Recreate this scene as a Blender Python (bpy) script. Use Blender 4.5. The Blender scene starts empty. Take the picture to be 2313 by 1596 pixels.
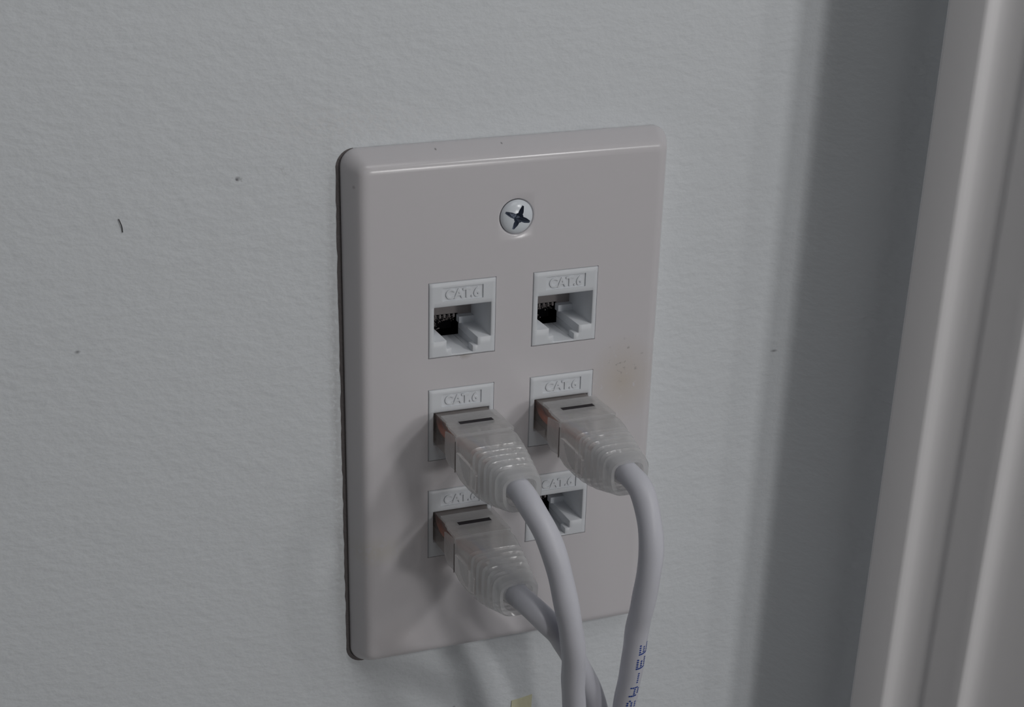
import bpy, bmesh, math, random
from mathutils import Vector, Matrix

# ------------------------------------------------------------------ set-up
random.seed(7)
C = bpy.context.scene.collection
SC = bpy.context.scene
S = 0.001                       # everything below is written in millimetres


def W(x, y, z):
    """plate millimetres (right, up, out of the wall) -> scene metres"""
    return Vector((x * S, -z * S, y * S))


# ---- camera (solved from the plate and the jack corners)
cam_d = bpy.data.cameras.new('camera')
cam = bpy.data.objects.new('camera', cam_d)
C.objects.link(cam)
R = ((0.94879, 0.0062, -0.31583), (-0.13389, 0.91345, -0.38429), (0.28611, 0.4069, 0.86751))


def cv(r):
    return Vector((r[0], r[2], -r[1]))


X, Y, Z = cv(R[0]), -cv(R[1]), -cv(R[2])
cam.matrix_world = Matrix(((X.x, Y.x, Z.x, -0.11360647), (X.y, Y.y, Z.y, -0.27270358),
                           (X.z, Y.z, Z.z, 0.1192696), (0, 0, 0, 1)))
cam_d.sensor_width = 36.0
cam_d.sensor_fit = 'HORIZONTAL'
cam_d.lens = 36.0 * 3343.162 / 2313.0
cam_d.shift_x = 260.57 / 2313.0
cam_d.shift_y = 226.60 / 2313.0
cam_d.clip_start = 0.01
cam_d.clip_end = 20
SC.camera = cam

# ---- world, lamps, exposure
world = bpy.data.worlds.new('room')
SC.world = world
world.use_nodes = True
wb = world.node_tree.nodes['Background']
wb.inputs[0].default_value = (0.93, 0.97, 1.0, 1)
wb.inputs[1].default_value = 0.01


def area(name, d, dist, sx, sy, watts, col):
    l = bpy.data.lights.new(name, 'AREA')
    l.shape = 'RECTANGLE'
    l.size = sx
    l.size_y = sy
    l.energy = watts
    l.color = col
    o = bpy.data.objects.new(name, l)
    C.objects.link(o)
    v = Vector((d[0], -d[2], d[1])).normalized()
    o.location = v * dist
    o.rotation_euler = v.to_track_quat('Z', 'Y').to_euler()
    return o


area('ceiling_lamp', (0.1, 1.3, 1.0), 0.8, 0.32, 0.32, 0.68, (1.0, 0.99, 0.985))
area('upper_lamp', (0.5, 0.6, 1.0), 0.8, 0.06, 0.06, 0.70, (1.0, 0.99, 0.985))
area('room_panel', (0.0, 0.2, 1.0), 1.5, 0.8, 0.8, 0.84, (0.97, 0.985, 1.0))
area('side_lamp', (0.8, 0.5, 1.0), 0.8, 0.08, 0.08, 0.55, (1.0, 0.98, 0.97))
area('low_lamp', (0.3, 0.1, 1.0), 0.8, 0.06, 0.06, 0.59, (1.0, 0.98, 0.97))

vs = SC.view_settings
vs.view_transform = 'Standard'
vs.look = 'None'
vs.exposure = 0.0
vs.gamma = 1.0
vs.use_curve_mapping = False
SC.cycles.max_bounces = 16
SC.cycles.transparent_max_bounces = 24
SC.cycles.transmission_bounces = 12


# ------------------------------------------------------------------ materials
def mat(name, col, rough=0.5, spec=0.5, bump=None, coat=0.0, metal=0.0):
    m = bpy.data.materials.new(name)
    m.use_nodes = True
    nt = m.node_tree
    b = nt.nodes['Principled BSDF']
    b.inputs['Base Color'].default_value = (*col, 1)
    b.inputs['Roughness'].default_value = rough
    b.inputs['Specular IOR Level'].default_value = spec
    b.inputs['Metallic'].default_value = metal
    b.inputs['Coat Weight'].default_value = coat
    if bump:
        tc = nt.nodes.new('ShaderNodeTexCoord')
        nz = nt.nodes.new('ShaderNodeTexNoise')
        nz.inputs['Scale'].default_value = bump[0]
        nz.inputs['Detail'].default_value = 3
        bp = nt.nodes.new('ShaderNodeBump')
        bp.inputs['Strength'].default_value = bump[1]
        bp.inputs['Distance'].default_value = bump[2]
        nt.links.new(tc.outputs['Object'], nz.inputs['Vector'])
        nt.links.new(nz.outputs['Fac'], bp.inputs['Height'])
        nt.links.new(bp.outputs['Normal'], b.inputs['Normal'])
    return m


def node(nt, t, **kw):
    n = nt.nodes.new(t)
    for k, v in kw.items():
        setattr(n, k, v)
    return n


def math_n(nt, op, a, b=None, c=None):
    n = node(nt, 'ShaderNodeMath', operation=op)
    for i, v in enumerate((a, b, c)):
        if v is None:
            continue
        if isinstance(v, (int, float)):
            n.inputs[i].default_value = v
        else:
            nt.links.new(v, n.inputs[i])
    return n.outputs[0]


def blob(nt, vec, cx, cz, rx, rz, soft=1.0):
    """a stain: 1 at (cx, cz) mm falling to 0 on the ellipse; noise-broken by the caller"""
    mp = node(nt, 'ShaderNodeMapping')
    mp.inputs['Location'].default_value = (-cx * S / (rx * S), 0, -cz * S / (rz * S))
    mp.inputs['Scale'].default_value = (1 / (rx * S), 0, 1 / (rz * S))
    nt.links.new(vec, mp.inputs['Vector'])
    ln = node(nt, 'ShaderNodeVectorMath', operation='LENGTH')
    nt.links.new(mp.outputs[0], ln.inputs[0])
    mr = node(nt, 'ShaderNodeMapRange')
    mr.inputs['From Min'].default_value = 1.0
    mr.inputs['From Max'].default_value = 1.0 - soft
    nt.links.new(ln.outputs['Value'], mr.inputs['Value'])
    return mr.outputs[0]


def stains(m, base, spots, noise_scale=400):
    """spots: (cx, cz, rx, rz, colour, strength, noise cut)"""
    nt = m.node_tree
    b = nt.nodes['Principled BSDF']
    tc = node(nt, 'ShaderNodeTexCoord')
    nz = node(nt, 'ShaderNodeTexNoise')
    nz.inputs['Scale'].default_value = noise_scale
    nz.inputs['Detail'].default_value = 4
    nt.links.new(tc.outputs['Object'], nz.inputs['Vector'])
    cur = None
    for (cx, cz, rx, rz, col, st, cut) in spots:
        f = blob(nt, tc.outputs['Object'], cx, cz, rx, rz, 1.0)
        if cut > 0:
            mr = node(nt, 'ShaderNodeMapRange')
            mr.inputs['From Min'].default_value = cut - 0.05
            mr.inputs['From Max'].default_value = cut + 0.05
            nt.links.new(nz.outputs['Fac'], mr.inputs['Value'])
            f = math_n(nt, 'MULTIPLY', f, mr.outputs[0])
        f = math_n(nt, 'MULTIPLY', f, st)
        mx = node(nt, 'ShaderNodeMix', data_type='RGBA')
        nt.links.new(f, mx.inputs[0])
        if cur is None:
            mx.inputs[6].default_value = (*base, 1)
        else:
            nt.links.new(cur, mx.inputs[6])
        mx.inputs[7].default_value = (*col, 1)
        cur = mx.outputs[2]
    nt.links.new(cur, b.inputs['Base Color'])


WALLC = (0.745, 0.775, 0.80)
M_wall = mat('wall_paint', WALLC, 0.55, 0.35)
nt = M_wall.node_tree
tc = node(nt, 'ShaderNodeTexCoord')
mp = node(nt, 'ShaderNodeMapping')
mp.inputs['Scale'].default_value = (1.0, 1.0, 1.7)
mp.inputs['Rotation'].default_value = (0, 0.25, 0)
n1 = node(nt, 'ShaderNodeTexNoise')
n1.inputs['Scale'].default_value = 420
n1.inputs['Detail'].default_value = 3
n2 = node(nt, 'ShaderNodeTexNoise')
n2.inputs['Scale'].default_value = 90
n2.inputs['Detail'].default_value = 2
nt.links.new(tc.outputs['Object'], mp.inputs[0])
nt.links.new(mp.outputs[0], n1.inputs['Vector'])
nt.links.new(mp.outputs[0], n2.inputs['Vector'])
h = math_n(nt, 'MULTIPLY_ADD', n2.outputs['Fac'], 1.2, n1.outputs['Fac'])
bp = node(nt, 'ShaderNodeBump')
bp.inputs['Strength'].default_value = 0.38
bp.inputs['Distance'].default_value = 0.0006
nt.links.new(h, bp.inputs['Height'])
nt.links.new(bp.outputs['Normal'], nt.nodes['Principled BSDF'].inputs['Normal'])
DK = (0.10, 0.10, 0.11)
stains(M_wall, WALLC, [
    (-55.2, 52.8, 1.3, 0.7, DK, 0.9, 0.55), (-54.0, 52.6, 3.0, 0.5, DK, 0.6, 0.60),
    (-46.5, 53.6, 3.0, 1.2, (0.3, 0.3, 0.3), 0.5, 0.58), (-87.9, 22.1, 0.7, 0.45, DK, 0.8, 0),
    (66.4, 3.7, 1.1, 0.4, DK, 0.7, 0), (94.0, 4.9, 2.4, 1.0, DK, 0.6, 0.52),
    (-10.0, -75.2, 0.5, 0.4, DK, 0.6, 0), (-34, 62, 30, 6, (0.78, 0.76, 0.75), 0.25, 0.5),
    (-36.8, 0, 1.6, 70, (0.42, 0.41, 0.41), 0.35, 0.42),  # darker band down the wall beside the plate's left edge
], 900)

PLC = (0.69, 0.668, 0.688)
M_plate = mat('plate_plastic', PLC, 0.22, 0.5, bump=(150, 0.05, 0.0002))
stains(M_plate, PLC, [
    (25.5, 4.0, 9, 11, (0.56, 0.48, 0.38), 0.55, 0.33),
    (19.0, -13.0, 6.5, 3.5, (0.62, 0.47, 0.33), 0.65, 0.40),
    (24.5, -17.0, 4.0, 5.0, (0.50, 0.44, 0.36), 0.6, 0.45),
    (26.0, 9.0, 6, 6, (0.08, 0.08, 0.08), 0.9, 0.68),
    (-30.0, -28.0, 7, 4, (0.62, 0.58, 0.45), 0.35, 0.40),
    (-11.0, 14.2, 2.0, 1.0, (0.38, 0.34, 0.30), 0.6, 0.42),
    (-16.3, 56.3, 0.28, 0.22, DK, 0.9, 0), (-2.4, 56.4, 0.25, 0.2, DK, 0.9, 0),
    (-33.4, 50.5, 0.25, 0.45, (0.35, 0.3, 0.32), 0.7, 0),
    (-25, -50, 9, 7, (0.60, 0.56, 0.56), 0.4, 0.3),
], 700)
M_jack = mat('jack_plastic', (0.74, 0.765, 0.80), 0.38, 0.45)
M_void = mat('dark_void', (0.012, 0.012, 0.016), 0.7, 0.2)
M_dust_and_shade = mat('grey_dust_and_shade', (0.20, 0.175, 0.17), 0.95, 0.1)  # real socket dust; also colours the painted shade in the boot seam
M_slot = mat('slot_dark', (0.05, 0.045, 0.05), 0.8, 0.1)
M_carrier = mat('carrier_plastic', (0.33, 0.30, 0.295), 0.7, 0.2, bump=(900, 0.3, 0.0003))
M_screw = mat('screw_paint', (0.80, 0.85, 0.90), 0.22, 0.5, bump=(900, 0.1, 0.0001))
M_steel = mat('worn_steel', (0.17, 0.20, 0.27), 0.36, 0.6, metal=0.35, bump=(2500, 0.5, 0.0002))
M_cable = mat('cable_jacket', (0.67, 0.675, 0.735), 0.40, 0.4, bump=(250, 0.10, 0.0003))
M_ink = mat('blue_ink', (0.030, 0.075, 0.36), 0.5, 0.2)
M_trim = mat('trim_paint', (0.84, 0.83, 0.84), 0.38, 0.4, bump=(260, 0.06, 0.0003))
M_tape = mat('masking_tape', (0.72, 0.70, 0.50), 0.7, 0.2, bump=(1200, 0.3, 0.0002))
M_caulk_shade = mat('caulk_and_shade', (0.17, 0.155, 0.155), 0.8, 0.2, bump=(900, 0.5, 0.0006))
M_hair = mat('dark_hair', (0.03, 0.03, 0.035), 0.6)
M_floor = mat('floor_vinyl', (0.38, 0.36, 0.34), 0.6)
M_glint = mat('glint_panel', (0.95, 0.91, 0.90), 0.35, 0.5, bump=(500, 0.5, 0.0005))
M_gold = mat('gold_contact', (0.85, 0.62, 0.25), 0.3, 0.5, metal=1.0)
WIRES = [mat('wire_' + n, c, 0.4) for n, c in (
    ('orange', (0.62, 0.16, 0.07)), ('peach', (0.72, 0.42, 0.33)), ('green', (0.05, 0.30, 0.09)),
    ('blue', (0.05, 0.12, 0.45)), ('pale', (0.70, 0.70, 0.72)), ('brown', (0.22, 0.10, 0.05)))]


def clear(name, tint, clearness, milk, rough, ior=1.45):
    """moulded clear plastic: see-through, a little cloudy, glossy skin"""
    m = bpy.data.materials.new(name)
    m.use_nodes = True
    nt = m.node_tree
    nt.nodes.clear()
    out = node(nt, 'ShaderNodeOutputMaterial')
    tr = node(nt, 'ShaderNodeBsdfTransparent')
    tr.inputs[0].default_value = (*clearness, 1)
    df = node(nt, 'ShaderNodeBsdfDiffuse')
    df.inputs[0].default_value = (*tint, 1)
    tl = node(nt, 'ShaderNodeBsdfTranslucent')
    tl.inputs[0].default_value = (*tint, 1)
    mk = node(nt, 'ShaderNodeMixShader')
    mk.inputs[0].default_value = 0.5
    nt.links.new(df.outputs[0], mk.inputs[1])
    nt.links.new(tl.outputs[0], mk.inputs[2])
    gl = node(nt, 'ShaderNodeBsdfGlass')
    gl.inputs['Roughness'].default_value = rough
    gl.inputs['IOR'].default_value = ior
    gl.inputs['Color'].default_value = (*clearness, 1)
    body = node(nt, 'ShaderNodeMixShader')
    body.inputs[0].default_value = milk
    nt.links.new(tr.outputs[0], body.inputs[1])
    nt.links.new(mk.outputs[0], body.inputs[2])
    gs = node(nt, 'ShaderNodeBsdfGlossy')
    gs.inputs['Roughness'].default_value = rough
    lw = node(nt, 'ShaderNodeLayerWeight')
    lw.inputs['Blend'].default_value = 0.5
    fr = math_n(nt, 'MULTIPLY_ADD', math_n(nt, 'POWER', lw.outputs['Facing'], 4.0), 0.55, 0.045)
    tc = node(nt, 'ShaderNodeTexCoord')
    nz = node(nt, 'ShaderNodeTexNoise')
    nz.inputs['Scale'].default_value = 450
    bp = node(nt, 'ShaderNodeBump')
    bp.inputs['Strength'].default_value = 0.35
    bp.inputs['Distance'].default_value = 0.0006
    nt.links.new(tc.outputs['Object'], nz.inputs['Vector'])
    nt.links.new(nz.outputs['Fac'], bp.inputs['Height'])
    for n in (gs, gl, lw):
        nt.links.new(bp.outputs[0], n.inputs['Normal'])
    m1 = node(nt, 'ShaderNodeMixShader')
    nt.links.new(fr, m1.inputs[0])
    nt.links.new(body.outputs[0], m1.inputs[1])
    nt.links.new(gs.outputs[0], m1.inputs[2])
    m2 = node(nt, 'ShaderNodeMixShader')
    m2.inputs[0].default_value = 0.03
    nt.links.new(m1.outputs[0], m2.inputs[1])
    nt.links.new(gl.outputs[0], m2.inputs[2])
    nt.links.new(m2.outputs[0], out.inputs[0])
    return m


M_boot = clear('clear_boot', (0.92, 0.92, 0.92), (0.98, 0.98, 0.98), 0.38, 0.22)
M_body = clear('clear_plug', (0.75, 0.72, 0.70), (0.95, 0.93, 0.91), 0.20, 0.06, 1.5)
M_dustfilm = clear('dusty_clear', (0.56, 0.52, 0.51), (0.75, 0.72, 0.70), 0.62, 0.30)


# ------------------------------------------------------------------ helpers
def obj(name, bm, m, parent=None, sharp=None, recalc=True):
    me = bpy.data.meshes.new(name)
    if recalc:
        bmesh.ops.recalc_face_normals(bm, faces=bm.faces[:])
    bm.to_mesh(me)
    bm.free()
    if m:
        for q in (m if isinstance(m, (list, tuple)) else [m]):
            me.materials.append(q)
    if sharp is not None:
        for p in me.polygons:
            p.use_smooth = True
        me.set_sharp_from_angle(angle=math.radians(sharp))
    o = bpy.data.objects.new(name, me)
    C.objects.link(o)
    if parent:
        o.parent = parent
    return o


def empty(name, loc):
    o = bpy.data.objects.new(name, None)
    o.empty_display_size = 0.01
    C.objects.link(o)
    o.location = loc
    return o


def tag(o, label=None, cat=None, group=None, kind=None):
    for k, v in (('label', label), ('category', cat), ('group', group), ('kind', kind)):
        if v:
            o[k] = v
    return o


def box(bm, x0, x1, y0, y1, z0, z1, mi=0):
    v = [bm.verts.new(W(x, y, z)) for x in (x0, x1) for y in (y0, y1) for z in (z0, z1)]
    for f in ((0, 1, 3, 2), (4, 6, 7, 5), (0, 4, 5, 1), (2, 3, 7, 6), (0, 2, 6, 4), (1, 5, 7, 3)):
        fc = bm.faces.new([v[i] for i in f])
        fc.material_index = mi
    return v


def bev(bm, w, seg=2, edges=None):
    es = edges if edges is not None else [e for e in bm.edges if len(e.link_faces) == 2 and e.calc_face_angle(0) > 0.5]
    bmesh.ops.bevel(bm, geom=es, offset=w * S, segments=seg, affect='EDGES', clamp_overlap=True)


def prism(bm, pts, z0, z1, mi=0):
    a = [bm.verts.new(W(x, y, z0)) for x, y in pts]
    b = [bm.verts.new(W(x, y, z1)) for x, y in pts]
    n = len(pts)
    fs = [bm.faces.new(b), bm.faces.new(a[::-1])]
    for i in range(n):
        fs.append(bm.faces.new((a[i], a[(i + 1) % n], b[(i + 1) % n], b[i])))
    for f in fs:
        f.material_index = mi


def loft(bm, rings, cap0=True, cap1=True):
    vs_ = [[bm.verts.new(p) for p in r] for r in rings]
    n = len(rings[0])
    for a, b in zip(vs_, vs_[1:]):
        for i in range(n):
            bm.faces.new((a[i], a[(i + 1) % n], b[(i + 1) % n], b[i]))
    if cap0:
        bm.faces.new(vs_[0][::-1])
    if cap1:
        bm.faces.new(vs_[-1])
    return vs_


def catmull(pts, step=0.8):
    P = [Vector(p) for p in pts]
    P = [P[0] * 2 - P[1]] + P + [P[-1] * 2 - P[-2]]
    out = []
    for i in range(1, len(P) - 2):
        n = max(3, int((P[i + 1] - P[i]).length / step))
        for k in range(n):
            t = k / n
            a, b, c, d = P[i - 1], P[i], P[i + 1], P[i + 2]
            out.append(0.5 * ((2 * b) + (c - a) * t + (2 * a - 5 * b + 4 * c - d) * t * t + (3 * b - a - 3 * c + d) * t ** 3))
    out.append(P[-2])
    return out


def frames(pts):
    T = []
    for i in range(len(pts)):
        a = pts[max(0, i - 1)]
        b = pts[min(len(pts) - 1, i + 1)]
        T.append((b - a).normalized())
    n = Vector((1, 0, 0))
    n = (n - T[0] * n.dot(T[0])).normalized()
    fr = []
    for t in T:
        n = (n - t * n.dot(t)).normalized()
        fr.append((n, t.cross(n)))
    return T, fr


def tube(bm, pts, r, seg=20, lobes=0.0, phase=0.0, wl=11.0):
    """pts in mm (x, y, z)"""
    T, fr = frames(pts)
    s = 0
    rings = []
    for i, p in enumerate(pts):
        if i:
            s += (pts[i] - pts[i - 1]).length
        ring = []
        for k in range(seg):
            a = 2 * math.pi * k / seg
            rr = r * (1 + lobes * math.cos(2 * a - 2 * math.pi * s / wl + phase))
            q = p + fr[i][0] * (rr * math.cos(a)) + fr[i][1] * (rr * math.sin(a))
            ring.append(W(q.x, q.y, q.z))
        rings.append(ring)
    loft(bm, rings)


def superell(cx, cy, hx, hyt, hyb, z, e, n=40):
    """rounded-square ring; e = 2 circle, larger = squarer; separate top / bottom half heights"""
    out = []
    for k in range(n):
        a = 2 * math.pi * (k + 0.5) / n
        c, s_ = math.cos(a), math.sin(a)
        x = hx * math.copysign(abs(c) ** (2 / e), c)
        y = (hyt if s_ > 0 else hyb) * math.copysign(abs(s_) ** (2 / e), s_)
        out.append(W(cx + x, cy + y, z))
    return out


# ------------------------------------------------------------------ the setting
PX = -0.165
COL = (PX - 11.321, PX + 11.321)
ROW = (30.14, 30.14 - 22.82, 30.14 - 45.64)
FZ = 6.1

CX0_WALL = 71.9
bm = bmesh.new()          # wall with the box cut-out behind the plate
xs = [-900, -28, 28, CX0_WALL]
ys = [-420, -46, 46, 1900]
for i in range(3):
    for j in range(3):
        if i == 1 and j == 1:
            continue
        q = [W(xs[i], ys[j], 0), W(xs[i + 1], ys[j], 0), W(xs[i + 1], ys[j + 1], 0), W(xs[i], ys[j + 1], 0)]
        bm.faces.new([bm.verts.new(p) for p in q])
bmesh.ops.remove_doubles(bm, verts=bm.verts[:], dist=1e-6)
ret = bmesh.ops.extrude_face_region(bm, geom=bm.faces[:])
bmesh.ops.translate(bm, vec=(0, 0.013, 0), verts=[g for g in ret['geom'] if isinstance(g, bmesh.types.BMVert)])
wall = obj('wall_back', bm, M_wall)
tag(wall, kind='structure')

bm = bmesh.new()          # the steel-dark box in the wall behind the jacks
box(bm, -28, 28, -46, 46, -60, -59)
box(bm, -28.8, -28, -46, 46, -60, -13)
box(bm, 28, 28.8, -46, 46, -60, -13)
box(bm, -28, 28, 46, 46.8, -60, -13)
box(bm, -28, 28, -46.8, -46, -60, -13)
tag(obj('trim_2', bm, M_void), kind='structure')

# the wall turns 57 degrees towards the room right of the plate; the casing is on that angled face
PHI = math.radians(57)
CX0 = 71.9


def TH(t, h, y):
    return W(CX0 + t * math.cos(PHI) - h * math.sin(PHI), y, t * math.sin(PHI) + h * math.cos(PHI))


bm = bmesh.new()
q = []                      # rounded inside corner, then the angled face, then its back
for k in range(9):
    b_ = PHI * k / 8
    rr_ = 7.0
    tl = rr_ * math.tan(PHI / 2)
    q.append((CX0 - tl + rr_ * math.sin(b_), rr_ * (1 - math.cos(b_)) + 0.01))
rings = []
for y in (-420, 1900):
    ring = [W(x, y, z) for x, z in q] + [TH(700, 0, y), TH(700, -40, y), W(CX0 + 30, y, -13), W(CX0 - 3, y, -13)]
    rings.append(ring)
loft(bm, rings)
tag(obj('wall_right', bm, M_wall, sharp=20), kind='structure')
bm = bmesh.new()
box(bm, -900, 900, -440, -420, -13, 1600)
tag(obj('floor', bm, M_floor), kind='structure')

# moulded casing: profile (t, h) on the angled face, swept along y
prof = [(25.7, 0), (25.7, 12.6), (25.9, 12.9), (26.3, 13.0), (29.5, 13.25), (32.6, 13.5), (33.1, 13.45), (33.5, 13.2), (34.1, 12.6), (34.8, 11.9),
        (35.6, 11.3), (36.6, 10.85), (38.0, 10.6), (39.8, 10.55), (40.8, 10.62), (41.1, 10.85), (42.0, 10.95), (44.5, 11.2), (47.0, 11.5),
        (48.6, 11.75), (49.0, 11.72), (49.4, 11.5), (50.0, 10.9), (50.7, 10.2), (51.5, 9.6), (52.6, 9.15), (54.5, 8.9), (58, 8.8),
        (66, 9.0), (74, 9.6), (79, 10.2), (82, 9.9), (83.5, 8.5), (83.5, 0)]
bm = bmesh.new()
rings = [[TH(t + 2.4, h, y) for t, h in prof] for y in (-420, 1900)]
loft(bm, rings)
cas = obj('trim_1', bm, M_trim, sharp=50)
tag(cas, kind='structure')

# ------------------------------------------------------------------ wall plate
plate = empty('wall_plate', W(0, 0, 0))
tag(plate, 'glossy off-white six-port network wall plate screwed to the grey wall', 'wall plate')
PW, PH = 69.85 / 2, 114.3 / 2


def rrect(hw, hh, r, z, n=8):
    out = []
    for (sx, sy, a0) in ((1, 1, 0), (-1, 1, 90), (-1, -1, 180), (1, -1, 270)):
        for k in range(n + 1):
            a = math.radians(a0 + 90 * k / n)
            out.append(W(sx * (hw - r) + r * math.cos(a), sy * (hh - r) + r * math.sin(a), z))
    return out


bm = bmesh.new()
edge_prof = [(1.0, 0.35), (0.0, 0.35), (0.0, 0.9), (0.2, 1.6), (0.7, 2.7), (1.3, 3.9), (1.75, 4.75), (2.1, 5.3), (2.55, 5.72), (3.1, 5.98), (3.7, 6.08), (4.2, 6.1)]
rings = [rrect(PW - i, PH - i, max(0.6, 3.4 - i * 0.62), z) for i, z in edge_prof]
vr = loft(bm, rings, cap0=False, cap1=False)
HX, HY = PW - 4.2, PH - 4.2
GAP = 0.13
hw, fh = 14.347 / 2 + GAP, 15.773
bx = [-HX, COL[0] - hw, COL[0] + hw, COL[1] - hw, COL[1] + hw, HX]
SCR = ((-0.1, 42.2), (-0.1, -41.2))
by = sorted([-HY, HY] + [r + GAP for r in ROW] + [r - fh - GAP for r in ROW] + [SCR[0][1] - 5, SCR[0][1] + 5, SCR[1][1] - 5, SCR[1][1] + 5])


def in_hole(x, y):
    return any(abs(x - c) < hw and r - fh - GAP < y < r + GAP for c in COL for r in ROW)


for x0, x1 in zip(bx, bx[1:]):
    for y0, y1 in zip(by, by[1:]):
        mx_, my_ = (x0 + x1) / 2, (y0 + y1) / 2
        if in_hole(mx_, my_):
            # rim walls of the jack hole
            v = [(x0, y0), (x1, y0), (x1, y1), (x0, y1)]
            a = [bm.verts.new(W(x, y, FZ)) for x, y in v]
            b = [bm.verts.new(W(x, y, FZ - 2.4)) for x, y in v]
            for i in range(4):
                bm.faces.new((a[i], a[(i + 1) % 4], b[(i + 1) % 4], b[i]))
            continue
        hit = [s for s in SCR if x0 < s[0] < x1 and y0 < s[1] < y1]
        if hit:
            sx, sy = hit[0]
            n = 48
            circ, sq = [], []
            for k in range(n):
                a = 2 * math.pi * k / n + 0.0001
                c, s_ = math.cos(a), math.sin(a)
                t = min(((x1 - sx) if c > 0 else (x0 - sx)) / c if abs(c) > 1e-6 else 1e9,
                        ((y1 - sy) if s_ > 0 else (y0 - sy)) / s_ if abs(s_) > 1e-6 else 1e9)
                sq.append(bm.verts.new(W(sx + c * t, sy + s_ * t, FZ)))
                circ.append([bm.verts.new(W(sx + c * r, sy + s_ * r, z)) for r, z in ((3.95, FZ), (3.72, FZ - 0.12), (3.5, FZ - 0.6), (1.9, FZ - 2.2))])
            for k in range(n):
                j = (k + 1) % n
                bm.faces.new((sq[k], sq[j], circ[j][0], circ[k][0]))
                for q in range(3):
                    bm.faces.new((circ[k][q], circ[j][q], circ[j][q + 1], circ[k][q + 1]))
            # corners of the cell
            for (px, py) in ((x0, y0), (x1, y0), (x1, y1), (x0, y1)):
                best = sorted(range(n), key=lambda k: (sq[k].co - W(px, py, FZ)).length)[:2]
                if (sq[best[0]].co - W(px, py, FZ)).length > 1e-5:
                    pv = bm.verts.new(W(px, py, FZ))
                    bm.faces.new((pv, sq[best[0]], sq[best[1]]))
            continue
        bm.faces.new([bm.verts.new(W(x, y, FZ)) for x, y in ((x0, y0), (x1, y0), (x1, y1), (x0, y1))])
# join the rounded inner ring to the square face: thin corner fills
for (sx, sy) in ((1, 1), (-1, 1), (-1, -1), (1, -1)):
    pass
bmesh.ops.remove_doubles(bm, verts=bm.verts[:], dist=2e-6)
bmesh.ops.recalc_face_normals(bm, faces=bm.faces[:])
o = obj('plate_body', bm, M_plate, plate, sharp=28, recalc=False)

# old caulk plus painted gap shade, one dark bead along the plate's left edge
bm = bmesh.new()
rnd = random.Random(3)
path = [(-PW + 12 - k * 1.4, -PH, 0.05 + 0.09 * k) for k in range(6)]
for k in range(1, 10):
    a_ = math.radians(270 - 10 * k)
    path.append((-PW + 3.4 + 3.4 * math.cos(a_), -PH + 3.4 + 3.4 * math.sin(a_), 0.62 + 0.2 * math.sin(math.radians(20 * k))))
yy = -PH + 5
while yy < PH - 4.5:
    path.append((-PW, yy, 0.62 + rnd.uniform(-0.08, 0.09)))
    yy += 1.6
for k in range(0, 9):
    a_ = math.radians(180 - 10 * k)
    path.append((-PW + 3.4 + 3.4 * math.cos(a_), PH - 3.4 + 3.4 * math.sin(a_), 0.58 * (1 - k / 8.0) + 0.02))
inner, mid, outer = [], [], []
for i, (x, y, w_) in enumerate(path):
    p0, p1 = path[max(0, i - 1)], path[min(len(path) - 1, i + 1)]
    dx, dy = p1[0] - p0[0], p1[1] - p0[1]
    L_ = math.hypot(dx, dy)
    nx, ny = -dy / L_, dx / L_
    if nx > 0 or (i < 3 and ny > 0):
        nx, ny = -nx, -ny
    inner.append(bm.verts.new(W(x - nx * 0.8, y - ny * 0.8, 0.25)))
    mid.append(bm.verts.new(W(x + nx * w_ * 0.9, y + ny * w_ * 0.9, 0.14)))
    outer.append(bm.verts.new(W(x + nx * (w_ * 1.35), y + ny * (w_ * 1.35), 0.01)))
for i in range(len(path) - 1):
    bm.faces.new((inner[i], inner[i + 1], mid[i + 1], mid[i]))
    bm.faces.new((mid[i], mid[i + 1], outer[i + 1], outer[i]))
obj('caulk_gap_shade', bm, M_caulk_shade, plate, sharp=60)['label'] = 'dark dirty line of old caulk and painted gap shade down the left edge'


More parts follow.
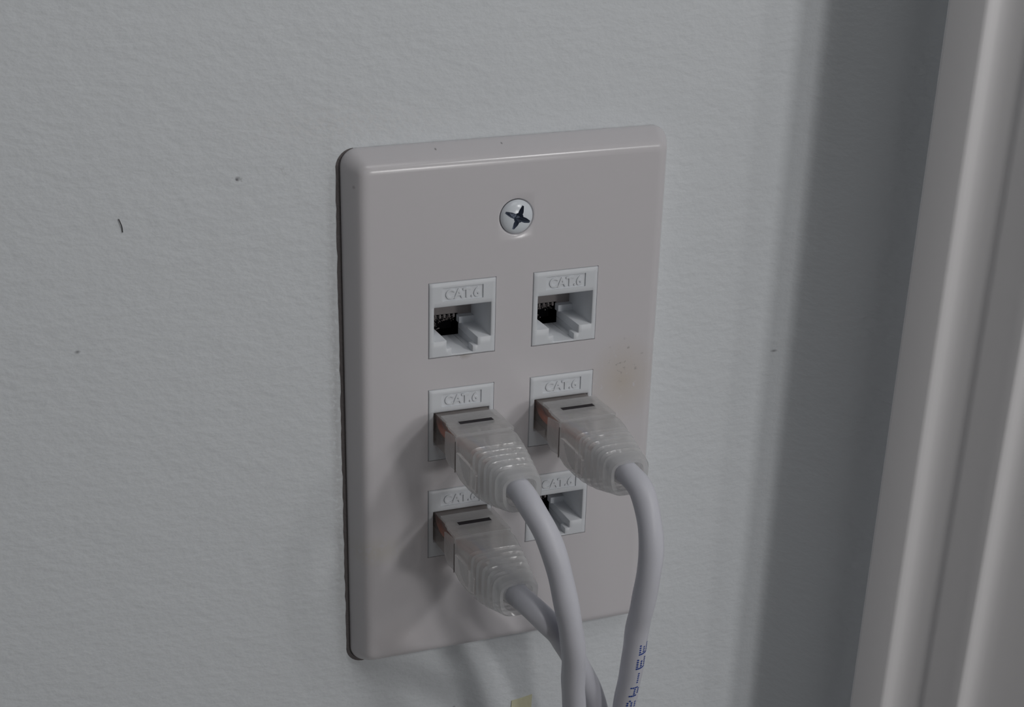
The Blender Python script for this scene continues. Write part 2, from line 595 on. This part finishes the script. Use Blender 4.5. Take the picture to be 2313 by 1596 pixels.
def screw(sx, sy, rot):
    bm = bmesh.new()
    prof_ = [(0.0, 1.02), (0.8, 1.0), (1.6, 0.90), (2.3, 0.70), (2.9, 0.42), (3.3, 0.12), (3.45, -0.15), (3.4, -0.5), (1.5, -2.0), (0.0, -2.0)]
    n = 48
    cols = []
    for r, z in prof_:
        if r == 0:
            cols.append([bm.verts.new(W(sx, sy, FZ + z))])
        else:
            cols.append([bm.verts.new(W(sx + r * math.cos(2 * math.pi * k / n), sy + r * math.sin(2 * math.pi * k / n), FZ + z)) for k in range(n)])
    for a, b in zip(cols, cols[1:]):
        for k in range(n):
            j = (k + 1) % n
            if len(a) == 1:
                bm.faces.new((a[0], b[k], b[j]))
            elif len(b) == 1:
                bm.faces.new((a[j], a[k], b[0]))
            else:
                bm.faces.new((a[k], b[k], b[j], a[j]))
    head = obj('screw', bm, [M_screw, M_steel], plate, sharp=35)
    cut = bmesh.new()
    for q in range(2):
        # one tapered blade of the cross
        ang = rot + q * math.pi / 2
        ux, uy = math.cos(ang), math.sin(ang)
        vx, vy = -uy, ux
        lv = []
        K_ = (3.15, 2.55)[q]
        for (L, t, z) in ((K_ * 1.25, 0.62, 2.0), (K_, 0.50, 0.62), (K_ * 0.36, 0.30, -1.1)):
            ring = []
            for (a, b) in ((-L, -t * 0.4), (-L * 0.5, -t), (L * 0.5, -t), (L, -t * 0.4), (L, t * 0.4), (L * 0.5, t), (-L * 0.5, t), (-L, t * 0.4)):
                ring.append(W(sx + ux * a + vx * b, sy + uy * a + vy * b, FZ + z))
            lv.append(ring)
        loft(cut, lv)
    # round core of the recess
    loft(cut, [[W(sx + r * math.cos(a), sy + r * math.sin(a), FZ + z) for a in [2 * math.pi * k / 12 for k in range(12)]]
               for r, z in ((1.15, 2.0), (1.05, 0.9), (0.5, -1.3))])
    for f in cut.faces:
        f.material_index = 1
    co = obj('screw_recess_cutter', cut, [M_screw, M_steel])
    md = head.modifiers.new('b', 'BOOLEAN')
    md.operation = 'DIFFERENCE'
    md.object = co
    md.solver = 'EXACT'
    md.use_self = True
    dg = bpy.context.evaluated_depsgraph_get()
    me = bpy.data.meshes.new_from_object(head.evaluated_get(dg))
    head.modifiers.clear()
    head.data = me
    bpy.data.objects.remove(co)
    return head


screw(*SCR[0], math.radians(-24))
screw(*SCR[1], math.radians(12))


def text_mesh(body, size, extrude):
    cu = bpy.data.curves.new('t', 'FONT')
    cu.body = body
    cu.size = size
    cu.extrude = extrude
    cu.bevel_depth = 0.05
    cu.offset = 0.035
    cu.resolution_u = 3
    cu.align_x = 'CENTER'
    to = bpy.data.objects.new('t', cu)
    C.objects.link(to)
    bpy.context.view_layer.update()
    me = bpy.data.meshes.new_from_object(to.evaluated_get(bpy.context.evaluated_depsgraph_get()))
    bpy.data.objects.remove(to)
    return me


TXT = text_mesh('CAT.6', 2.75, 0.16)


def jack(cx, top, dusty):
    """keystone jack; cx, top in mm; every shape in plate coordinates"""
    def L(x, y):
        return cx + x, top + y
    X0, X1 = cx - 7.173, cx + 7.173
    B = top - 15.773
    F = FZ + 0.16
    bm = bmesh.new()
    # front skin as a grid with rounded rims, recessed label field and the socket opening
    bxs = [-7.173, -6.1, -4.35, -3.35, -2.25, 2.3, 3.35, 4.45, 6.2, 7.173]
    bys = [0, -1.12, -3.95, -5.1, -12.3, -14.0, -15.3, -15.773]
    E_ = 0.15
    gx = sorted({round(v + d, 4) for v in bxs for d in (-E_, 0, E_) if -7.174 < v + d < 7.174})
    gy = sorted({round(v + d, 4) for v in bys for d in (-E_, 0, E_) if -15.774 < v + d < 0.001}, reverse=True)
    NX, NY = len(gx) - 1, len(gy) - 1

    def depth(x, y):
        if -5.1 > y > -12.3 and -6.1 < x < 6.2:
            return None
        if -12.3 >= y > -14.0 and -3.35 < x < 3.35:
            return None
        if -14.0 >= y > -15.3 and -2.25 < x < 2.3:
            return None
        if -1.12 > y > -3.95 and -4.35 < x < 4.45:
            return F - 0.28
        return F
    solids = {(i, j): depth((gx[i] + gx[i + 1]) / 2, (gy[j] + gy[j + 1]) / 2) for i in range(NX) for j in range(NY)}

    def vz(i, j, d):
        if d < F - 0.01:
            return d
        for a_ in (i - 1, i):
            for b_ in (j - 1, j):
                if solids.get((a_, b_)) is None:
                    return F - 0.13
        return F
    for (i, j), d in solids.items():
        if d is None:
            continue
        x0, y0 = L(gx[i], gy[j])
        x1, y1 = L(gx[i + 1], gy[j + 1])
        z00, z10, z11, z01 = vz(i, j, d), vz(i + 1, j, d), vz(i + 1, j + 1, d), vz(i, j + 1, d)
        bm.faces.new([bm.verts.new(W(*p)) for p in ((x0, y1, z01), (x1, y1, z11), (x1, y0, z10), (x0, y0, z00))])
        step = -14.0 > (gy[j] + gy[j + 1]) / 2 > -15.3 and 2.2 < abs((gx[i] + gx[i + 1]) / 2) < 3.35
        for (di, dj, pa, za, pb, zb) in ((1, 0, (x1, y0), z10, (x1, y1), z11), (-1, 0, (x0, y1), z01, (x0, y0), z00),
                                         (0, 1, (x1, y1), z11, (x0, y1), z01), (0, -1, (x0, y0), z00, (x1, y0), z10)):
            nb = solids.get((i + di, j + dj), 'out')
            if nb == 'out':
                lo = 2.2
            elif nb is None:
                lo = 3.9 if step else -5.0      # the little latch steps are short
            elif nb < d - 0.01:
                lo = nb
            else:
                continue
            bm.faces.new([bm.verts.new(W(*p, z)) for p, z in ((pa, za), (pa, lo), (pb, lo), (pb, zb))])
    # short steps: back faces
    for a, b in ((-3.35, -2.25), (2.3, 3.35)):
        x0, x1 = cx + a, cx + b
        bm.faces.new([bm.verts.new(W(x, y, 3.9)) for x, y in ((x0, top - 14.0), (x1, top - 14.0), (x1, top - 15.3), (x0, top - 15.3))])
        bm.faces.new([bm.verts.new(W(x, top - 15.3, z)) for x, z in ((x0, 3.9), (x1, 3.9), (x1, -5), (x0, -5))])
    for a in (-3.35, 3.35):   # channel walls behind the steps
        bm.faces.new([bm.verts.new(W(cx + a, y, z)) for y, z in ((top - 14.0, 3.9), (top - 15.3, 3.9), (top - 15.3, -5), (top - 14.0, -5))])
    # raised rear block on the right ledge and back wall pieces
    box(bm, cx + 2.9, cx + 6.2, top - 12.3, top - 10.9, -5.0, -3.2)
    bmesh.ops.remove_doubles(bm, verts=bm.verts[:], dist=2e-6)
    j_ = obj('keystone_jack', bm, M_jack, plate, sharp=50)
    # lettering
    me = TXT
    t = bpy.data.objects.new('lettering', me)
    C.objects.link(t)
    t.parent = j_
    t.matrix_world = Matrix.Translation(W(cx + 0.05, top - 3.52, F - 0.26)) @ Matrix.Rotation(math.pi / 2, 4, 'X') @ Matrix.Diagonal((S * 1.0, S * 1.0, S, 1))
    if not TXT.materials:
        TXT.materials.append(M_jack)
    # contact carrier at the back of the socket, with the comb that parts the pins
    bm = bmesh.new()
    box(bm, cx - 6.1, cx + 6.2, top - 10.6, top - 5.1, -5.6, -5.0)
    box(bm, cx + 3.2, cx + 6.2, top - 12.3, top - 10.6, -5.6, -5.0)
    for k in range(9):
        x = cx - 5.9 + k * 1.02
        box(bm, x - 0.16, x + 0.16, top - 11.35, top - 10.6, -5.5, -4.7)
    cc = obj('contact_carrier', bm, M_carrier, j_)
    cc['label'] = 'grey-brown contact carrier at the back of the socket'
    bm = bmesh.new()  # near-black sheet, its colour stands in for shade deep in the socket
    box(bm, cx - 6.1, cx + 3.3, top - 15.3, top - 10.6, -9.5, -9.2)
    obj('socket_shade', bm, M_void, j_)['label'] = 'black sheet standing in for the shaded hollow behind the socket'
    if dusty:
        rnd = random.Random(int(cx * 7 + top))
        bm = bmesh.new()
        for k in range(380):
            a = rnd.random() ** 1.5
            z = -4.8 + a * 5.0
            if rnd.random() < 0.55:
                x, y = cx - 6.0 + rnd.random() * 3.4, top - 12.3 + rnd.random() * 0.5 + (1 - a) * rnd.random() * 2.0
            else:
                x, y = cx - 6 + rnd.random() * 8, top - 11.3 + rnd.gauss(0, 0.3)
                z = -4.9 + rnd.random() * 0.7
            r = 0.03 + rnd.random() ** 2 * 0.11
            bmesh.ops.create_icosphere(bm, subdivisions=1, radius=r * S, matrix=Matrix.Translation(W(x, y, z)) @ Matrix.Diagonal((rnd.uniform(0.5, 2), 1, rnd.uniform(0.5, 1.6), 1)))
        d = obj('dust_fluff', bm, M_dust_and_shade, j_)
        d['kind'] = 'stuff'
        d['label'] = 'grey dust caught in the empty socket'
    return j_


jack(COL[0], ROW[0], True)
jack(COL[1], ROW[0], True)
jack(COL[0], ROW[1], False)
jack(COL[1], ROW[1], False)
jack(COL[0], ROW[2], False)
jack(COL[1], ROW[2], True)


# ------------------------------------------------------------------ patch cables
def plug(root, cx, cy):
    """clear plug and boot; cx, cy = axis of the socket"""
    # --- plug body: block with nose, strain-relief groove and latch
    bm = bmesh.new()
    prism(bm, [(cx - 5.85, cy - 3.1), (cx + 5.85, cy - 3.1), (cx + 5.85, cy + 3.45), (cx - 5.85, cy + 3.45)], -4.4, 19.0)
    bev(bm, 0.25, 2)
    body = obj('plug_body', bm, M_body, root, sharp=40)
    body['label'] = 'clear plastic plug pushed into the socket'
    # latch lever under the plug
    bm = bmesh.new()
    pts = [(-2.0, -3.2), (4.0, -4.0), (12.0, -5.4), (18.0, -6.5), (24.0, -7.1), (24.0, -7.7), (17.5, -7.2), (11.5, -6.2), (3.5, -4.8), (-2.0, -3.9)]
    rings = []
    for sx in (-3.0, 3.0):
        rings.append([W(cx + sx * (1.0 if z < 12 else 0.62), cy + y, z) for z, y in pts])
    loft(bm, rings)
    bev(bm, 0.12, 1)
    obj('latch', bm, M_body, body, sharp=40)
    # dust film on the top of the body between socket and boot
    bm = bmesh.new()
    box(bm, cx - 5.7, cx + 5.7, cy + 3.47, cy + 3.53, 0.5, 11.0)
    obj('dust_film', bm, M_dustfilm, body)['label'] = 'grey dust on top of the clear plug'
    bm = bmesh.new()  # dark filler painting the shade inside the boot slot
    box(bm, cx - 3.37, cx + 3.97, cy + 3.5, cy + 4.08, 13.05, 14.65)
    obj('slot_shade', bm, M_slot, body)['label'] = 'dark fill standing in for shade in the slot across the boot'
    # gold contacts and the coloured wires
    for k in range(8):
        x = cx - 3.57 + k * 1.02
        bm = bmesh.new()
        box(bm, x - 0.17, x + 0.17, cy + 1.0, cy + 3.3, -4.0, 0.0)
        obj('contact', bm, M_gold, body)
    order = [0, 1, 4, 3, 2, 4, 5, 4]
    for k in range(8):
        x = cx - 3.57 + k * 1.02
        x2 = cx - 1.6 + (k % 4) * 1.05
        bm = bmesh.new()
        y_ = cy + 1.6
        spread = (cx - 4.9 + k * 1.36)
        tube(bm, catmull([(x, y_, -3.5), (x, y_, 1.5), (spread, y_ - 0.6, 7.0), (spread, y_ - 1.2, 12.0), (cx + (spread - cx) * 0.45, cy - 0.4 + (k % 2) * 0.8, 18.0), (cx + (spread - cx) * 0.3, cy - 0.4 + (k % 2) * 0.6, 26)], 1.0), 0.62 if k < 2 else 0.48, 10)
        obj('wire', bm, WIRES[order[k]], body, sharp=60)
    # --- boot: hollow ribbed shell
    def sect(z, wall=0.0):
        # half width, top, bottom, squareness along z
        tab = [(19.4, 6.25, 4.15, 4.6, 9), (22, 6.35, 4.2, 5.3, 9), (25.5, 6.0, 4.1, 6.1, 7), (29, 5.55, 4.0, 6.5, 5.5), (32.5, 5.05, 3.85, 6.3, 4.2),
               (36, 4.6, 3.5, 5.6, 3.2), (38.6, 4.3, 3.1, 5.0, 2.8)]
        for a, b in zip(tab, tab[1:]):
            if a[0] <= z <= b[0]:
                t = (z - a[0]) / (b[0] - a[0])
                v = [a[i] + (b[i] - a[i]) * t for i in range(1, 5)]
                return v[0] - wall, v[1] - wall, v[2] - wall, v[3]
        v = tab[-1] if z > 30 else tab[0]
        return v[1] - wall, v[2] - wall, v[3] - wall, v[4]
    zs = []
    z = 19.4
    while z <= 38.6:
        g = 0.0
        for r0 in (27.0, 29.2, 31.4, 33.6, 35.8):
            if abs(z - r0) < 0.46:
                g = 0.62
        zs.append((z, g))
        z += 0.2
    bm = bmesh.new()
    rings = []
    for z, g in zs:
        a, t, b, e = sect(z)
        rings.append(superell(cx, cy, a - g, t - g, b - g, z, e))
    # lip then inside surface going back
    a, t, b, e = sect(38.6)
    rings.append(superell(cx, cy, a - 0.35, t - 0.35, b - 0.35, 38.95, e))
    for z in (38.6, 36, 33, 30, 27, 23, 19.4):
        a, t, b, e = sect(z, 1.15 if z > 24 else 0.75)
        rings.append(superell(cx, cy, a, t, b, z, e))
    rings.append(rings[0])
    loft(bm, rings, False, False)
    # top cap reaching forward over the plug, with its slot
    y0, y1 = cy + 3.56, cy + 4.2
    box(bm, cx - 5.6, cx + 6.3, y0, y1, 9.3, 13.0)
    box(bm, cx - 5.9, cx - 3.4, y0, y1, 13.0, 14.7)
    box(bm, cx + 4.0, cx + 6.3, y0, y1, 13.0, 14.7)
    box(bm, cx - 6.1, cx + 6.3, y0, y1, 14.7, 19.5)
    # side cheeks
    for s in (-1, 1):
        xa, xb = cx + s * 5.95, cx + s * 6.3
        prism_pts = [(13.6, 2.6), (19.5, 3.6), (19.5, -3.5), (16.2, -3.9), (14.2, -3.2), (13.5, -1.8)]
        rr = [[W(x, cy + y, z) for z, y in prism_pts] for x in (min(xa, xb), max(xa, xb))]
        loft(bm, rr)
    bmesh.ops.remove_doubles(bm, verts=bm.verts[:], dist=1e-6)
    boot = obj('boot', bm, M_boot, root, sharp=32)
    boot['label'] = 'ribbed clear boot over the plug'
    bm = bmesh.new()       # solid inner sleeve that grips the jacket
    rings = [[W(cx + r * math.cos(a), cy - 0.6 + r * math.sin(a), z) for a in [2 * math.pi * k / 28 for k in range(28)]]
             for z, r in ((23.5, 3.1), (26, 3.2), (31, 3.0), (36.4, 2.8), (37.4, 2.6))]
    loft(bm, rings)
    obj('inner_sleeve', bm, M_boot, boot, sharp=40)
    # added white panel imitating the glint on the boot's lower left side
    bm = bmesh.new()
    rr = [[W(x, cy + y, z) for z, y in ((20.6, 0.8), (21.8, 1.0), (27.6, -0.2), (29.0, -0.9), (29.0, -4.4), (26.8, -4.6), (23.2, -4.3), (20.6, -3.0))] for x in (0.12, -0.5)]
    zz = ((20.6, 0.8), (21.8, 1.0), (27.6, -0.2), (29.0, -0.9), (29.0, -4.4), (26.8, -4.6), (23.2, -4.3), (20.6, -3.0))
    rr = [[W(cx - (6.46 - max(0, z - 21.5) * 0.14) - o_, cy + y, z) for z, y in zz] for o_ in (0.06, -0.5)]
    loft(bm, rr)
    obj('glint_panel', bm, M_glint, boot, sharp=40)['label'] = 'white panel imitating the bright glint on the boot side'
    bm = bmesh.new()       # dark strip standing in for shade in the gap between plug and boot
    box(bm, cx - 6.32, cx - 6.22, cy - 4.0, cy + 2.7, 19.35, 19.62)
    obj('seam_shade', bm, M_dust_and_shade, boot)['label'] = 'dark strip standing in for shade in the boot seam'
    return body


def cable(label, cx, cy, path, phase):
    root = empty('network_cable', W(cx, cy, 6))
    tag(root, label, 'network cable', 'white network cables plugged into the plate')
    plug(root, cx, cy)
    pts = catmull([(cx, cy - 0.6, 27.0), (cx, cy - 0.6, 33.0)] + path, 0.7)
    bm = bmesh.new()
    tube(bm, pts, 2.42, 28, 0.018, phase)
    j = obj('cable_jacket', bm, M_cable, root, sharp=60)
    j['label'] = 'white round cable jacket'
    # objects were authored in world space: keep them there under the moved root
    for ch in root.children:
        ch.matrix_parent_inverse = root.matrix_world.inverted() if False else Matrix.Translation(-root.location)
    return root, pts, j


AX = [(c, r - 8.72) for r in ROW for c in COL]
cC = cable('white network cable in the left socket of the middle row, in front of the others', COL[0], ROW[1] - 8.72,
           [(-11.35, -2.3, 38.5), (-10.6, -4.4, 42.5), (-8.9, -8.6, 45.7), (-7.2, -15, 47.6), (-5.3, -24.1, 48.4), (-2.8, -34.2, 46.6),
            (-0.4, -45.0, 42.3), (2.2, -55, 38.2), (5, -68, 33), (8, -95, 28), (10, -140, 26), (6, -230, 30), (0, -360, 45), (10, -408, 70), (60, -415, 120)], 0.3)
cD = cable('white network cable with blue printing, in the right socket of the middle row', COL[1], ROW[1] - 8.72,
           [(11.4, -2.1, 38.5), (12.2, -3.9, 42.3), (12.7, -9.0, 45.1), (12.9, -14.5, 46.4), (12.8, -20.5, 46.2), (13.2, -28.5, 44.0), (14.1, -36, 40.8),
            (15.3, -47, 37.5), (16.2, -59.6, 33.6), (17, -75, 30), (19, -100, 27), (22, -150, 26), (24, -240, 30), (30, -360, 45), (40, -408, 70), (100, -415, 110)], 1.9)
cE = cable('white network cable in the left socket of the bottom row, passing behind another', COL[0], ROW[2] - 8.72,
           [(-11.0, -25.1, 38.5), (-9.2, -26.6, 42.0), (-6.1, -30.2, 42.3), (-2.2, -35.4, 39.2), (2.0, -42.2, 35.0), (8.2, -52.5, 30.0), (13.0, -63.0, 27.0),
            (16, -76, 24), (18, -100, 21), (18, -150, 20), (14, -240, 25), (4, -360, 40), (-10, -408, 60), (-40, -415, 100)], 3.4)


# blue dot-matrix printing on the right-hand cable
def printing(root, pts, jacket):
    T, fr = frames(pts)
    dist = [0.0]
    for a, b in zip(pts, pts[1:]):
        dist.append(dist[-1] + (b - a).length)
    # start where the jacket passes y = -44 mm
    i0 = next(i for i, p in enumerate(pts) if p.y < -38.0)
    s0 = dist[i0]
    G = {  # rows = height of the glyph (towards the right edge first), columns run down the cable
        'E': ['11111', '10101', '10101', '10101', '10001'],
        'F': ['11111', '10100', '10100', '10100', '10000'],
        '-': ['00100', '00100', '00100', '00100', '00100'],
        'A': ['01111', '10100', '10100', '10100', '01111'],
        '4': ['00110', '01010', '10010', '11111', '00010'],
        '2': ['10011', '10101', '10101', '10101', '01001'],
        '6': ['01110', '10101', '10101', '10101', '00010'],
    }
    seq = [('E', True), ('E', True), ('-', True), ('A', True), ('6', True), ('2', True), ('4', True), ('-', True), ('E', True)]
    bm = bmesh.new()
    cam_p = Vector((-113.6, 119.27, 272.7))
    s = s0
    for ch, _ in seq:
        g = G[ch]
        for c in range(5):                 # along the cable, last stroke column first
            for rw in range(5):
                if g[4 - c][rw] != '1':
                    continue
                sp = s + c * 0.68
                i = next((k for k in range(len(dist)) if dist[k] > sp), None)
                if i is None:
                    continue
                t_ = (sp - dist[i - 1]) / (dist[i] - dist[i - 1])
                p = pts[i - 1].lerp(pts[i], t_)
                T_ = T[i]
                v = cam_p - p
                v = (v - T_ * v.dot(T_)).normalized()
                side = T_.cross(v)
                if side.x < 0:
                    side = -side
                ang = math.radians(max(36.0, 51 - (s - s0) * 0.9) - (rw - 2) * 10.5)
                n = v * math.cos(ang) + side * math.sin(ang)
                w_ = T_.cross(n)
                c0 = p + n * 2.467
                ring = []
                for k in range(8):
                    a = 2 * math.pi * k / 8
                    q = c0 + T_ * (0.25 * math.cos(a)) + w_ * (0.24 * math.sin(a))
                    ring.append(W(q.x, q.y, q.z))
                bm.faces.new([bm.verts.new(q) for q in ring])
        s += 4.4
    o = obj('printed_lettering', bm, M_ink, jacket, recalc=False)
    o['kind'] = 'stuff'
    o['label'] = 'blue dot-matrix lettering on the jacket'


printing(cD[0], cD[1], cD[2])

# ------------------------------------------------------------------ small things
bm = bmesh.new()
tp = [(4.5, -76.6), (7.2, -76.3), (9.7, -75.9), (9.4, -84), (9.5, -97), (7, -97.4), (4.4, -97), (4.2, -84)]
prism(bm, tp, 0.03, 0.22)
tape = obj('masking_tape', bm, M_tape)
tag(tape, 'torn piece of pale yellow masking tape on the wall below the plate', 'tape')

bm = bmesh.new()
tube(bm, catmull([(-78.0, 47.3, 0.25), (-77.75, 46.6, 0.35), (-77.5, 45.7, 0.3), (-77.45, 44.7, 0.2)], 0.2), 0.09, 6)
hair = obj('lint_hair', bm, M_hair)
tag(hair, 'tiny dark curved hair stuck to the wall left of the plate', 'hair')
